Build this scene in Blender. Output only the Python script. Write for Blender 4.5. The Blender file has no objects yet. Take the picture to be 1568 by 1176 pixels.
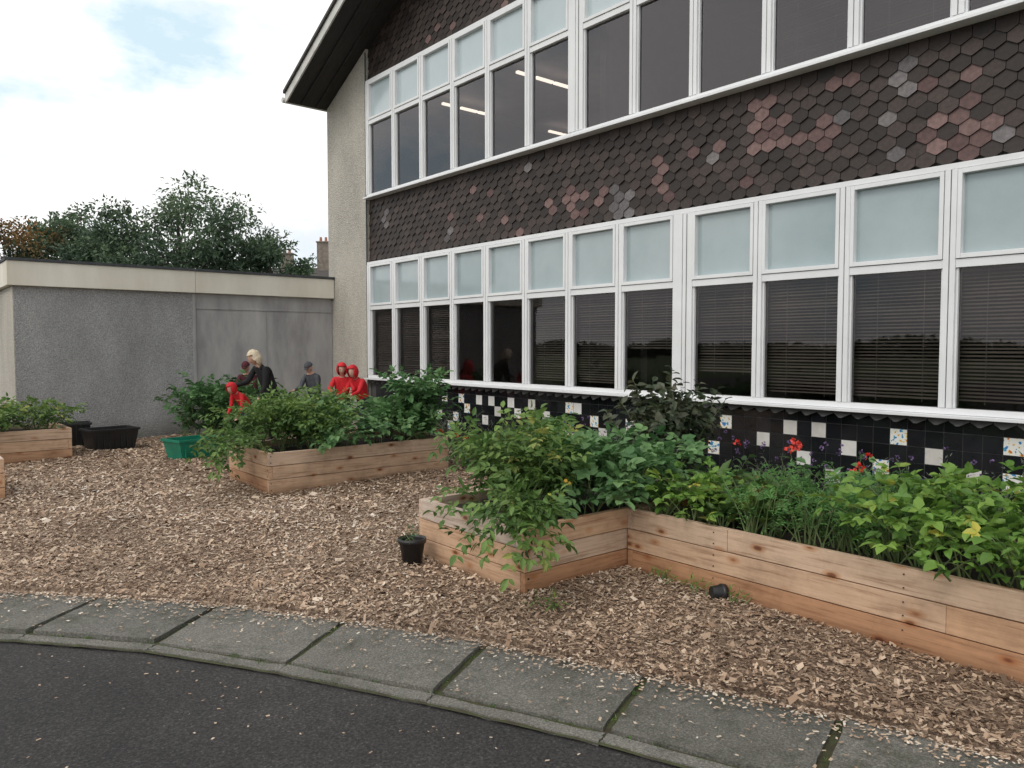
import bpy, bmesh, math, random
import numpy as np
from mathutils import Vector, Matrix, noise as mnoise
R = random.Random(7)
rad = math.radians
scene = bpy.context.scene

# ------------------------------------------------------------------ helpers
def link(ob, parent=None):
    scene.collection.objects.link(ob)
    if parent: ob.parent = parent
    return ob
def empty(name):
    e = bpy.data.objects.new(name, None); e.empty_display_size = .2
    return link(e)

class MB:
    def __init__(s): s.v=[]; s.f=[]; s.m=[]; s.t=[]
    def face(s, pts, m=0, t=.5):
        n=len(s.v); s.v += [tuple(p) for p in pts]; s.f.append(tuple(range(n,n+len(pts)))); s.m.append(m); s.t.append(t)
    def box(s, x0,x1,y0,y1,z0,z1,m=0,t=.5):
        n=len(s.v)
        s.v += [(x0,y0,z0),(x1,y0,z0),(x1,y1,z0),(x0,y1,z0),(x0,y0,z1),(x1,y0,z1),(x1,y1,z1),(x0,y1,z1)]
        for q in ((0,3,2,1),(4,5,6,7),(0,1,5,4),(1,2,6,5),(2,3,7,6),(3,0,4,7)):
            s.f.append(tuple(n+i for i in q)); s.m.append(m); s.t.append(t)
    def hexa(s, lo, hi, m=0, t=.5):
        n=len(s.v); s.v += [tuple(p) for p in lo]+[tuple(p) for p in hi]
        for q in ((0,3,2,1),(4,5,6,7),(0,1,5,4),(1,2,6,5),(2,3,7,6),(3,0,4,7)):
            s.f.append(tuple(n+i for i in q)); s.m.append(m); s.t.append(t)
    def tube(s, pts, rr, k=5, m=0, t=.5, cap=True):
        pts=[Vector(p) for p in pts]; n0=len(s.v)
        for i,p in enumerate(pts):
            d=(pts[min(i+1,len(pts)-1)]-pts[max(i-1,0)]).normalized()
            a=Vector((0,0,1)) if abs(d.z)<.9 else Vector((1,0,0))
            u=d.cross(a).normalized(); w=d.cross(u)
            for j in range(k):
                an=2*math.pi*j/k
                s.v.append(tuple(p+(u*math.cos(an)+w*math.sin(an))*rr[i]))
        for i in range(len(pts)-1):
            for j in range(k):
                a=n0+i*k+j; b=n0+i*k+(j+1)%k
                s.f.append((a,a+k,b+k,b)); s.m.append(m); s.t.append(t)
        if cap:
            s.f.append(tuple(n0+j for j in range(k))); s.m.append(m); s.t.append(t)
            s.f.append(tuple(n0+(len(pts)-1)*k+j for j in reversed(range(k)))); s.m.append(m); s.t.append(t)
    def obj(s, name, mats, parent=None, bevel=0, smooth=False):
        me=bpy.data.meshes.new(name); me.from_pydata(s.v,[],s.f)
        for m in mats: me.materials.append(m)
        me.polygons.foreach_set('material_index', s.m)
        a=me.attributes.new('tint','FLOAT','FACE'); a.data.foreach_set('value', s.t)
        if smooth: me.polygons.foreach_set('use_smooth',[True]*len(s.f))
        me.update()
        ob=link(bpy.data.objects.new(name,me),parent)
        if bevel:
            b=ob.modifiers.new('b','BEVEL'); b.width=bevel; b.segments=2; b.limit_method='ANGLE'
        return ob

def NT(name):
    m=bpy.data.materials.new(name); m.use_nodes=True
    nt=m.node_tree; b=nt.nodes['Principled BSDF']
    return m,nt,b
def nd(nt,t,**kw):
    n=nt.nodes.new(t)
    for k,v in kw.items(): setattr(n,k,v)
    return n
def ramp(nt, stops, fac):
    r=nd(nt,'ShaderNodeValToRGB'); e=r.color_ramp.elements
    while len(e)<len(stops): e.new(.5)
    for i,(p,c) in enumerate(stops):
        e[i].position=p; e[i].color=(*c,1) if len(c)==3 else c
    nt.links.new(fac,r.inputs['Fac']); return r
def noise(nt, scale, detail=6, rough=.6, vec=None, stretch=None):
    tc=nd(nt,'ShaderNodeNewGeometry'); src=tc.outputs['Position']
    if stretch:
        mp=nd(nt,'ShaderNodeMapping'); mp.inputs['Scale'].default_value=stretch
        nt.links.new(src,mp.inputs['Vector']); src=mp.outputs['Vector']
    n=nd(nt,'ShaderNodeTexNoise'); n.inputs['Scale'].default_value=scale
    n.inputs['Detail'].default_value=detail; n.inputs['Roughness'].default_value=rough
    nt.links.new(src,n.inputs['Vector']); return n
def mixc(nt,a,b,fac,mode='MIX'):
    m=nd(nt,'ShaderNodeMix',data_type='RGBA',blend_type=mode)
    for sock,val in ((m.inputs[6],a),(m.inputs[7],b)):
        if isinstance(val,tuple): sock.default_value=(*val[:3],1)
        else: nt.links.new(val,sock)
    if isinstance(fac,(int,float)): m.inputs[0].default_value=fac
    else: nt.links.new(fac,m.inputs[0])
    return m.outputs[2]
def bump(nt,b,h,strength,dist=.01):
    bp=nd(nt,'ShaderNodeBump'); bp.inputs['Strength'].default_value=strength; bp.inputs['Distance'].default_value=dist
    nt.links.new(h,bp.inputs['Height']); nt.links.new(bp.outputs['Normal'],b.inputs['Normal'])
def tintfac(nt):
    a=nd(nt,'ShaderNodeAttribute'); a.attribute_name='tint'; return a.outputs['Fac']
def pm(name,c1,c2=None,scale=5,rough=.7,bmp=0,bscale=60,bdist=.005,stretch=None,spec=.5,lo=.35,hi=.65,metal=0):
    m,nt,b=NT(name)
    b.inputs['Roughness'].default_value=rough; b.inputs['Specular IOR Level'].default_value=spec
    b.inputs['Metallic'].default_value=metal
    if c2 is None: b.inputs['Base Color'].default_value=(*c1,1)
    else:
        n=noise(nt,scale,8,.65,stretch=stretch); r=ramp(nt,[(lo,c1),(hi,c2)],n.outputs['Fac'])
        nt.links.new(r.outputs['Color'],b.inputs['Base Color'])
    if bmp:
        n2=noise(nt,bscale,4,.6); bump(nt,b,n2.outputs['Fac'],bmp,bdist)
    return m
def tint_mat(name, stops, rough=.6, nscale=8, namt=.35, bmp=0, bscale=80, transl=0, spec=.4):
    m,nt,b=NT(name)
    r=ramp(nt,stops,tintfac(nt)); n=noise(nt,nscale,5,.6)
    r2=ramp(nt,[(.3,(1-namt,)*3),(.7,(1+namt*.3,)*3)],n.outputs['Fac'])
    c=mixc(nt,r.outputs['Color'],r2.outputs['Color'],1.0,'MULTIPLY')
    nt.links.new(c,b.inputs['Base Color']); b.inputs['Roughness'].default_value=rough
    b.inputs['Specular IOR Level'].default_value=spec
    if bmp: bump(nt,b,noise(nt,bscale,3).outputs['Fac'],bmp,.004)
    if transl:
        tr=nd(nt,'ShaderNodeBsdfTranslucent'); nt.links.new(c,tr.inputs['Color'])
        mx=nd(nt,'ShaderNodeMixShader'); mx.inputs[0].default_value=transl
        out=nt.nodes['Material Output']
        nt.links.new(b.outputs[0],mx.inputs[1]); nt.links.new(tr.outputs[0],mx.inputs[2]); nt.links.new(mx.outputs[0],out.inputs['Surface'])
    return m

# ------------------------------------------------------------------ materials
def dash(name,c1,c2,stain=.25):
    m,nt,b=NT(name); b.inputs['Roughness'].default_value=.95
    n=noise(nt,52,4,.85); r=ramp(nt,[(.34,c1),(.62,c2)],n.outputs['Fac'])
    n2=noise(nt,1.3,7,.65,stretch=(1,1,.45)); r2=ramp(nt,[(.3,(1-stain,)*3),(.65,(1.0,)*3)],n2.outputs['Fac'])
    c=mixc(nt,r.outputs['Color'],r2.outputs['Color'],1.0,'MULTIPLY')
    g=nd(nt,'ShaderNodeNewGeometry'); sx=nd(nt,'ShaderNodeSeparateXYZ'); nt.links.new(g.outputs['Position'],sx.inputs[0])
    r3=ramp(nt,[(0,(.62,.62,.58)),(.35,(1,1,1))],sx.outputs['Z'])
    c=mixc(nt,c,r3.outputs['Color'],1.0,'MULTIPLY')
    nt.links.new(c,b.inputs['Base Color'])
    v=nd(nt,'ShaderNodeTexVoronoi'); v.inputs['Scale'].default_value=60
    nt.links.new(g.outputs['Position'],v.inputs['Vector'])
    bump(nt,b,v.outputs['Distance'],1.0,.012); return m
M_pier=dash('pebbledash_cream',(.34,.31,.265),(.68,.64,.565))
M_low=dash('pebbledash_grey',(.20,.20,.205),(.50,.50,.50),.32)
M_panel=pm('cement_panel',(.24,.235,.24),(.46,.45,.44),1.3,.9,.2,30,.004,stretch=(1,1,.3),lo=.36,hi=.62)
M_fascia=pm('fascia_cream',(.66,.62,.52),(.80,.77,.68),1.2,.7,.1,20,stretch=(1,1,.3))
M_felt=pm('roof_felt',(.04,.045,.05),(.08,.085,.09),8,.9)
M_pvc=pm('white_upvc',(.74,.75,.76),(.82,.83,.84),2,.35)
M_pvcseam=pm('upvc_seam',(.12,.12,.12))
M_soffit=pm('dark_soffit',(.020,.017,.016),(.04,.034,.03),6,.7,stretch=(8,1,1))
M_barge=pm('barge_white',(.5,.49,.46),(.7,.69,.66),3,.6)
M_slate=pm('roof_tiles',(.05,.045,.045),(.09,.08,.075),10,.8,.4,40)
M_render=pm('interior_wall',(.30,.27,.275),(.36,.33,.335),2,.9)
M_dark=pm('interior_dark',(.05,.05,.05),(.08,.075,.07),3,.9)
M_hex=tint_mat('hung_tile_brown',[(0,(.022,.016,.014)),(.5,(.038,.027,.023)),(1,(.066,.046,.039))],.62,30,.4,.3,90)
M_hexp=tint_mat('hung_tile_pink',[(0,(.11,.064,.060)),(1,(.23,.145,.135))],.7,25,.35,.3,90)
M_hexg=tint_mat('hung_tile_grey',[(0,(.10,.092,.094)),(1,(.23,.21,.21))],.7,25,.4,.3,90)
M_tblk=tint_mat('glazed_black',[(0,(.008,.009,.011)),(1,(.022,.023,.027))],.12,6,.3,0,80,0,.6)
M_grout=pm('grout',(.055,.055,.055),(.10,.10,.10),10,.9)
M_twht=tint_mat('glazed_white',[(0,(.62,.60,.56)),(1,(.82,.82,.80))],.2,9,.15)
def art():
    m,nt,b=NT('painted_tile'); b.inputs['Roughness'].default_value=.2
    n=noise(nt,20,2,.5)
    r=ramp(nt,[(.0,(.05,.2,.5)),(.36,(.1,.35,.5)),(.40,(.8,.8,.76)),(.58,(.8,.8,.76)),(.60,(.7,.5,.08)),(.64,(.6,.1,.05)),(.7,(.05,.3,.1))],n.outputs['Fac'])
    r.color_ramp.interpolation='CONSTANT'
    nt.links.new(r.outputs['Color'],b.inputs['Base Color']); return m
M_art=art()
def glass(name,tintc,ior):
    m=bpy.data.materials.new(name); m.use_nodes=True; nt=m.node_tree; nt.nodes.clear()
    o=nd(nt,'ShaderNodeOutputMaterial'); t=nd(nt,'ShaderNodeBsdfTransparent'); t.inputs[0].default_value=(*tintc,1)
    g=nd(nt,'ShaderNodeBsdfGlossy'); g.inputs['Roughness'].default_value=.015; g.inputs['Color'].default_value=(.97,.93,.95,1)
    f=nd(nt,'ShaderNodeFresnel'); f.inputs['IOR'].default_value=ior
    mx=nd(nt,'ShaderNodeMixShader'); nt.links.new(f.outputs[0],mx.inputs[0]); nt.links.new(t.outputs[0],mx.inputs[1]); nt.links.new(g.outputs[0],mx.inputs[2]); nt.links.new(mx.outputs[0],o.inputs[0])
    return m
M_glass=glass('window_glass',(.88,.87,.86),1.52)
M_glassU=glass('window_glass_upper',(.80,.78,.80),1.78)
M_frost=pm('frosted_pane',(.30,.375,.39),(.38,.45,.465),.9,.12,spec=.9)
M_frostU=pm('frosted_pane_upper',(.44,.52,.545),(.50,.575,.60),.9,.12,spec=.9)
M_blind=pm('blind_slats',(.20,.175,.15),(.30,.265,.23),3,.6)
def chips_base():
    m,nt,b=NT('wood_chip_bed'); b.inputs['Roughness'].default_value=.95
    g=nd(nt,'ShaderNodeNewGeometry'); v=nd(nt,'ShaderNodeTexVoronoi'); v.inputs['Scale'].default_value=60
    nt.links.new(g.outputs['Position'],v.inputs['Vector'])
    r=ramp(nt,[(0,(.09,.058,.04)),(.4,(.25,.17,.12)),(.75,(.42,.30,.21)),(1,(.54,.43,.33))],v.outputs['Color'])
    n=noise(nt,.9,6,.6); r2=ramp(nt,[(.3,(.72,.69,.66)),(.65,(1,1,1))],n.outputs['Fac'])
    c=mixc(nt,r.outputs['Color'],r2.outputs['Color'],1.0,'MULTIPLY'); nt.links.new(c,b.inputs['Base Color'])
    bump(nt,b,v.outputs['Distance'],1.0,.02); return m
M_chipb=chips_base()
M_chip=tint_mat('wood_chips',[(0,(.11,.068,.045)),(.25,(.34,.225,.15)),(.55,(.55,.40,.285)),(.8,(.68,.54,.41)),(1,(.82,.75,.65))],.85,1.1,.36)
def asphalt():
    m,nt,b=NT('asphalt'); b.inputs['Roughness'].default_value=.85
    n=noise(nt,75,4,.85); r=ramp(nt,[(.38,(.015,.015,.016)),(.54,(.050,.048,.048)),(.64,(.11,.105,.10)),(.72,(.28,.27,.25))],n.outputs['Fac'])
    n2=noise(nt,1.0,8,.7); r2=ramp(nt,[(.32,(.6,.6,.61)),(.68,(1.35,1.31,1.26))],n2.outputs['Fac'])
    c=mixc(nt,r.outputs['Color'],r2.outputs['Color'],1.0,'MULTIPLY'); nt.links.new(c,b.inputs['Base Color'])
    bump(nt,b,n.outputs['Fac'],1.0,.012); return m
M_asph=asphalt()
def slabm():
    m,nt,b=NT('concrete_slab'); b.inputs['Roughness'].default_value=.9
    n=noise(nt,90,4,.85); r=ramp(nt,[(.35,(.085,.083,.076)),(.52,(.165,.16,.147)),(.68,(.33,.315,.29))],n.outputs['Fac'])
    n2=noise(nt,2.6,9,.75); r2=ramp(nt,[(.34,(.50,.52,.43)),(.5,(.93,.93,.90)),(.72,(1.22,1.2,1.16))],n2.outputs['Fac'])
    c=mixc(nt,r.outputs['Color'],r2.outputs['Color'],1.0,'MULTIPLY')
    t=ramp(nt,[(0,(.80,.80,.78)),(1,(1.14,1.13,1.12))],tintfac(nt)); c=mixc(nt,c,t.outputs['Color'],1.0,'MULTIPLY')
    nt.links.new(c,b.inputs['Base Color']); bump(nt,b,n.outputs['Fac'],.7,.007); return m
M_slab=slabm()
M_joint=pm('joint_moss',(.05,.038,.025),(.07,.085,.028),14,.95,.9,60,.012)
M_grass=pm('grass_field',(.04,.07,.02),(.09,.12,.04),3,.95)
def wood(name,st):
    m,nt,b=NT(name); b.inputs['Roughness'].default_value=.75
    t=tintfac(nt)
    base=ramp(nt,[(0,(.47,.26,.145)),(.35,(.59,.38,.24)),(.7,(.62,.455,.33)),(1,(.56,.47,.40))],t)
    n=noise(nt,1.0,7,.65,stretch=st); gr=ramp(nt,[(.33,(.60,.50,.43)),(.47,(.93,.90,.87)),(.7,(1.12,1.1,1.07))],n.outputs['Fac'])
    c=mixc(nt,base.outputs['Color'],gr.outputs['Color'],1.0,'MULTIPLY')
    s2=noise(nt,3.0,6,.7); sr=ramp(nt,[(.3,(.70,.68,.67)),(.55,(1,1,1))],s2.outputs['Fac'])
    c=mixc(nt,c,sr.outputs['Color'],1.0,'MULTIPLY')
    g=nd(nt,'ShaderNodeNewGeometry'); mp=nd(nt,'ShaderNodeMapping'); mp.inputs['Scale'].default_value=tuple((4.0 if q<10 else 8.5) for q in st)
    nt.links.new(g.outputs['Position'],mp.inputs['Vector']); v=nd(nt,'ShaderNodeTexVoronoi'); v.inputs['Scale'].default_value=1.0
    nt.links.new(mp.outputs['Vector'],v.inputs['Vector'])
    k=ramp(nt,[(.0,(.22,.12,.07)),(.09,(.36,.20,.13)),(.14,(.82,.64,.50)),(.26,(1,1,1))],v.outputs['Distance'])
    c=mixc(nt,c,k.outputs['Color'],1.0,'MULTIPLY')
    sx=nd(nt,'ShaderNodeSeparateXYZ'); nt.links.new(g.outputs['Position'],sx.inputs[0])
    r3=ramp(nt,[(0,(.6,.55,.5)),(.09,(1,1,1))],sx.outputs['Z']); c=mixc(nt,c,r3.outputs['Color'],1.0,'MULTIPLY')
    nt.links.new(c,b.inputs['Base Color']); bump(nt,b,n.outputs['Fac'],.25,.004); return m
M_woodX=wood('larch_grain_x',(2.5,45,45)); M_woodY=wood('larch_grain_y',(45,2.5,45))
M_screw=pm('screw',(.03,.03,.03))
M_soil=pm('soil',(.02,.014,.01),(.05,.035,.025),30,.95,.8,50,.02)
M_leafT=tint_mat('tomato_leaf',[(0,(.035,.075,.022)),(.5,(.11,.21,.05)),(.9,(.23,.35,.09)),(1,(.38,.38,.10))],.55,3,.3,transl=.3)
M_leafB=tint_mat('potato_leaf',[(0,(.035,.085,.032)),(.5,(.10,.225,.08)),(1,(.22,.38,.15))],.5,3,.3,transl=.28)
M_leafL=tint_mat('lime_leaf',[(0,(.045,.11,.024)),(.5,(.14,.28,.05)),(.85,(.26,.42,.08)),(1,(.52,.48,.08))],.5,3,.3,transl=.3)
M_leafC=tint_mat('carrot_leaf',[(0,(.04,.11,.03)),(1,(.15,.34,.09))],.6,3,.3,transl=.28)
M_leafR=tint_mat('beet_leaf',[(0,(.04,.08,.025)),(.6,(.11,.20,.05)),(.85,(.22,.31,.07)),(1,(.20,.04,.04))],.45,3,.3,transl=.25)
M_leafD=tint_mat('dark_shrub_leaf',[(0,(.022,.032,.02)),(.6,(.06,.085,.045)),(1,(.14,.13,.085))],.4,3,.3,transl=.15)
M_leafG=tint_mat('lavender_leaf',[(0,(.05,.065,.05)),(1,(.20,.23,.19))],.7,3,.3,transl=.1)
M_tree=tint_mat('tree_leaf',[(0,(.036,.066,.042)),(.5,(.08,.13,.078)),(1,(.15,.21,.11))],.6,.8,.25,transl=.28)
M_autumn=tint_mat('autumn_leaf',[(0,(.05,.05,.022)),(.5,(.13,.10,.035)),(1,(.34,.16,.05))],.6,.8,.3,transl=.25)
M_stem=pm('green_stem',(.08,.13,.04),(.16,.21,.08),9,.6)
M_bark=pm('bark',(.05,.042,.036),(.10,.085,.07),12,.95,.6,30,.03)
M_redfl=pm('red_flower',(.55,.02,.02),(.75,.06,.03),30,.5)
M_orfl=pm('orange_flower',(.75,.12,.02),(.85,.22,.03),30,.5)
M_purfl=pm('purple_flower',(.12,.07,.18),(.2,.13,.28),30,.6)
M_tomato=pm('ripening_tomato',(.35,.40,.06),(.55,.30,.04),4,.25)
M_blackpl=pm('black_plastic',(.012,.012,.013),(.022,.022,.024),5,.4)
M_greenpl=pm('green_plastic',(.005,.15,.09),(.01,.22,.14),5,.35)
M_skin=pm('skin',(.52,.30,.22),(.60,.36,.27),9,.5)

# ------------------------------------------------------------------ terrain
mb=MB(); mb.face([(-300,-300,-.075),(300,-300,-.075),(300,300,-.075),(-300,300,-.075)])
mb.obj('ground',[M_grass])
mb=MB(); mb.face([(-22,-16,-.030),(9,-16,-.030),(9,24,-.030),(-22,24,-.030)])
mb.obj('asphalt_yard',[M_asph])

sb=[(-2.9,8.75),(-2.1,8.2),(-1.35,7.65),(-.68,7.05),(-.08,6.43),(.5,5.83),(1.05,5.25),(1.56,4.62),(2.02,3.9),(2.42,3.13),(2.76,2.33),(3.07,1.54),(3.32,.74),(3.5,-.1),(3.6,-.95),(3.63,-1.8)]
sf=[(-3.2,8.2),(-2.45,7.7),(-1.75,7.15),(-1.1,6.58),(-.52,6.0),(.06,5.4),(.6,4.85),(1.1,4.25),(1.52,3.56),(1.90,2.83),(2.24,2.10),(2.52,1.36),(2.74,.6),(2.90,-.2),(3.0,-1.0),(3.03,-1.8)]
def gz(x,y): return .012*np.sin(2.1*x+1.3*y)+.010*np.sin(3.7*y-1.9*x+1)+.007*np.sin(5.3*x+4.1*y)
path=empty('pavement')
mb=MB(); mbk=MB(); mj=MB()
for i in range(len(sb)-1):
    a,b_,c_,d=map(Vector,[sf[i],sf[i+1],sb[i+1],sb[i]])
    cen=(a+b_+c_+d)/4
    q=[p+(cen-p).normalized()*R.uniform(.014,.030) for p in (a,b_,c_,d)]
    z=[.004+R.uniform(-.010,.008) for _ in range(4)]
    ring=[]; zz=[]
    for k in range(4):
        p,p2=q[k],q[(k+1)%4]
        for j in range(9):
            t=j/9; pt=p.lerp(p2,t)+((cen-p).normalized()*abs(R.gauss(0,.005)))
            ring.append(pt); zz.append(z[k]*(1-t)+z[(k+1)%4]*t)
    mb.face([(p.x,p.y,zz[k]) for k,p in enumerate(ring)],0,.1+.8*((i*37)%10)/10); tt=mb.t[-1]
    for k in range(len(ring)):
        p,p2=ring[k],ring[(k+1)%len(ring)]
        mb.face([(p.x,p.y,zz[k]),(p.x,p.y,-.06),(p2.x,p2.y,-.06),(p2.x,p2.y,zz[(k+1)%len(ring)])],0,tt)
    n=(b_-a).normalized(); o=Vector((-n.y,n.x))
    if o.dot(cen-a)>0: o=-o
    k=[a+n*.006+o*.075,b_-n*.006+o*.075,b_-n*.006+o*.004,a+n*.006+o*.004]
    h=R.uniform(-.014,-.006)
    rg=[]
    for e in range(4):
        for j in range(8): rg.append(k[e].lerp(k[(e+1)%4],j/8)+Vector((R.gauss(0,.0045),R.gauss(0,.0045))))
    mbk.face([(p.x,p.y,h) for p in rg],0,.85)
    for e in range(len(rg)):
        p,p2=rg[e],rg[(e+1)%len(rg)]; mbk.face([(p.x,p.y,h),(p.x,p.y,-.06),(p2.x,p2.y,-.06),(p2.x,p2.y,h)],0,.85)
    k=[a+o*.092,b_+o*.092,c_-o*.03,d-o*.03]
    mj.face([(p.x,p.y,-.018-.0005*(i%2)) for p in k],0)
mb.obj('slabs',[M_slab],path); mbk.obj('edging',[M_slab],path); mj.obj('joints',[M_joint],path)

by_=np.array([p[1] for p in sb])[::-1]; bx_=np.array([p[0] for p in sb])[::-1]
def edge_x(y): return np.where(np.asarray(y)>8.75,-4.0,np.interp(y,by_,bx_))
ys=np.arange(-1.8,13.86,.15); NX=60
V=[];Fc=[]
for y in ys:
    x0=float(edge_x(y))-.02
    for j in range(NX+1):
        x=x0+(6.98-x0)*j/NX; e=min(1,(x-x0)/.15)
        V.append((x,y,(float(gz(x,y))+.02)*e-.03*(1-e)))
for i in range(len(ys)-1):
    for j in range(NX):
        a=i*(NX+1)+j; Fc.append((a,a+1,a+NX+2,a+NX+1))
me=bpy.data.meshes.new('wood_chip_ground'); me.from_pydata(V,[],Fc); me.materials.append(M_chipb)
me.polygons.foreach_set('use_smooth',[True]*len(Fc))
link(bpy.data.objects.new('wood_chip_ground',me))

BEDS=[(3.07,5.2,3.57,4.77),(4.0,5.1,-1.6,3.56),(3.16,5.45,7.8,8.95),(0.2,2.08,11.97,13.0),(-1.5,.98,9.1,10.2)]
rng=np.random.default_rng(3)
def chipset(x,y,z,L,Wd,tl,T):
    n=len(x); a=rng.uniform(0,6.283,n); ca,sa=np.cos(a),np.sin(a); tx=rng.normal(0,tl,n); ty=rng.normal(0,tl,n)
    out=[]
    for u,v in ((-.5,-.42),(.45,-.5),(.55,.38),(-.42,.5)):
        px=(u+rng.uniform(-.12,.12,n))*L; py=(v+rng.uniform(-.15,.15,n))*Wd
        out.append(np.stack([x+ca*px-sa*py,y+sa*px+ca*py,z+px*tx+py*ty],1))
    return np.stack(out,1).reshape(-1,3),T
N=520000
x=rng.uniform(-1.6,6.8,N); y=rng.uniform(-1,13.7,N); d=np.hypot(x,y)
ok=(rng.random(N)<np.minimum(1,(3.6/np.maximum(d,2))**1.35))&(x>edge_x(y)-.01)
for a,b,c_,d_ in BEDS: ok&=~((x>a)&(x<b)&(y>c_)&(y<d_))
x,y,d=x[ok],y[ok],d[ok]; n=len(x)
L=np.where(rng.random(n)<.94,rng.uniform(.010,.030,n),rng.uniform(.03,.06,n))*(1+np.maximum(0,d-5)*.09)
T=np.clip(rng.beta(2,2,n)+.08*np.sin(x*1.1+y*.7)-.14*np.clip((3.4-y)/2,0,1)*(x>2.6),0,1)  # right foreground darker: wet chips and shade by the bed put into tint
C=[chipset(x,y,gz(x,y)+.022+rng.uniform(0,.016,n),L,L*rng.uniform(.25,.6,n),.30,T)]
SB=np.array(sb);SF=np.array(sf)
def band(K,u):
    i=rng.integers(0,len(sb)-1,K); t=rng.random(K)[:,None]
    b=SB[i]+(SB[i+1]-SB[i])*t; f=SF[i]+(SF[i+1]-SF[i])*t; return b+(f-b)*u[:,None],b,f
u=np.concatenate([rng.exponential(.13,5600),rng.random(650)]); u=u[u<1]; P,_,_=band(len(u),u)
L=rng.uniform(.008,.024,len(u)); C.append(chipset(P[:,0],P[:,1],.015+rng.uniform(0,.004,len(u)),L,L*.5,.1,rng.uniform(.2,1,len(u))))
K=260; u=np.ones(K); P,b,f=band(K,u); nn=(f-b)/np.linalg.norm(f-b,axis=1,keepdims=True); P=P+nn*(.14+rng.exponential(.6,K))[:,None]
L=rng.uniform(.006,.018,K); C.append(chipset(P[:,0],P[:,1],np.full(K,-.025),L,L*.55,.08,rng.uniform(.3,.9,K)))
V=np.concatenate([c[0] for c in C]); T=np.concatenate([c[1] for c in C]); n=len(T)
me=bpy.data.meshes.new('wood_chips'); me.vertices.add(4*n); me.vertices.foreach_set('co',V.ravel())
me.loops.add(4*n); me.loops.foreach_set('vertex_index',np.arange(4*n)); me.polygons.add(n)
me.polygons.foreach_set('loop_start',np.arange(n)*4); me.update(calc_edges=True); me.materials.append(M_chip)
a=me.attributes.new('tint','FLOAT','FACE'); a.data.foreach_set('value',T.astype(float))
link(bpy.data.objects.new('wood_chips',me))

# ------------------------------------------------------------------ school building
sch=empty('school_building')
XF=7.0; YL=12.47; YE=14.0; YR=-8.0; RY=3.0; SL=.465
def roofz(y): return 6.16+SL*(11-abs(y-RY))
ZB0,ZT0,ZM0=.98,3.06,2.235
ZB1,ZT1,ZM1=4.21,6.27,5.52
LY=[12.39,11.53,10.65,9.8,8.945,8.07,7.21,6.34,5.39,4.45,3.545,2.643,1.74,.84]
UY=[12.39,11.5,10.64,9.77,8.9,8.02,7.09,6.14,5.28,4.39,3.505,2.63,1.74,.84]
while LY[-1]>-6.8: LY.append(round(LY[-1]-.9,3)); UY.append(round(UY[-1]-.9,3))
thickL={5.39}; thickU={7.09}
mb=MB()
mb.box(7.05,7.25,YR,YL,-.1,ZB0-.03)
mb.box(7.05,7.25,YR,YL,ZT0+.01,ZB1-.01)
mb2=MB()
mb2.hexa([(6.95,YL,-.1),(7.35,YL,-.1),(7.35,YE,-.1),(6.95,YE,-.1)],[(6.95,YL,roofz(YL)-.02),(7.35,YL,roofz(YL)-.02),(7.35,YE,roofz(YE)-.02),(6.95,YE,roofz(YE)-.02)])
mb2.hexa([(6.95,YR,-.1),(7.35,YR,-.1),(7.35,YR+.8,-.1),(6.95,YR+.8,-.1)],[(6.95,YR,roofz(YR)-.02),(7.35,YR,roofz(YR)-.02),(7.35,YR+.8,roofz(YR+.8)-.02),(6.95,YR+.8,roofz(YR+.8)-.02)])
mb2.box(7.36,22,YE-.25,YE,-.1,6.05); mb2.box(7.36,22,YR,YR+.25,-.1,6.05); mb2.box(21.7,22,YR+.26,YE-.26,-.1,6.05)
mb2.obj('rendered_walls',[M_pier],sch)
g=[(7.05,YR+.8,ZT1+.01),(7.05,YL,ZT1+.01),(7.05,YL,roofz(YL)-.05),(7.05,RY,roofz(RY)-.05),(7.05,YR+.8,roofz(YR+.8)-.05)]
mb.face(g); mb.face([(7.25,p[1],p[2]) for p in g][::-1])
mb.obj('backing_wall',[M_dark],sch)
mb=MB()
mb.box(7.26,21.6,YR+.26,YE-.26,3.3,3.62,0); mb.box(7.26,21.6,YR+.26,YE-.26,6.45,6.5,0); mb.box(7.26,21.6,YR+.26,YE-.26,.05,.12,1)
mb.box(13.0,13.1,YR+.3,YE-.3,.13,3.29,1); mb.box(15,15.1,YR+.3,YE-.3,3.63,6.44,0)
for y in (6.34,.84): mb.box(7.4,12.9,y-.05,y+.05,.13,3.29,1)
mb.box(7.4,14.9,-.6,-.5,3.63,6.44,0); mb.box(7.4,14.9,7.02,7.12,3.63,6.44,0)
mb.obj('interior_rooms',[M_render,M_dark],sch)
M_lamp=bpy.data.materials.new('fluorescent_tube'); M_lamp.use_nodes=True
bb=M_lamp.node_tree.nodes['Principled BSDF']; bb.inputs['Emission Color'].default_value=(1,.88,.72,1); bb.inputs['Emission Strength'].default_value=1.4
mb=MB()
for x,y in ((8.7,10.35),(8.7,12.6),(11.6,12.7)):
    for q in range(3): mb.box(x+q*.44,x+q*.44+.40,y-.03,y+.03,6.25,6.29,0)
mb.obj('ceiling_lamps',[M_lamp],sch)

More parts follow.
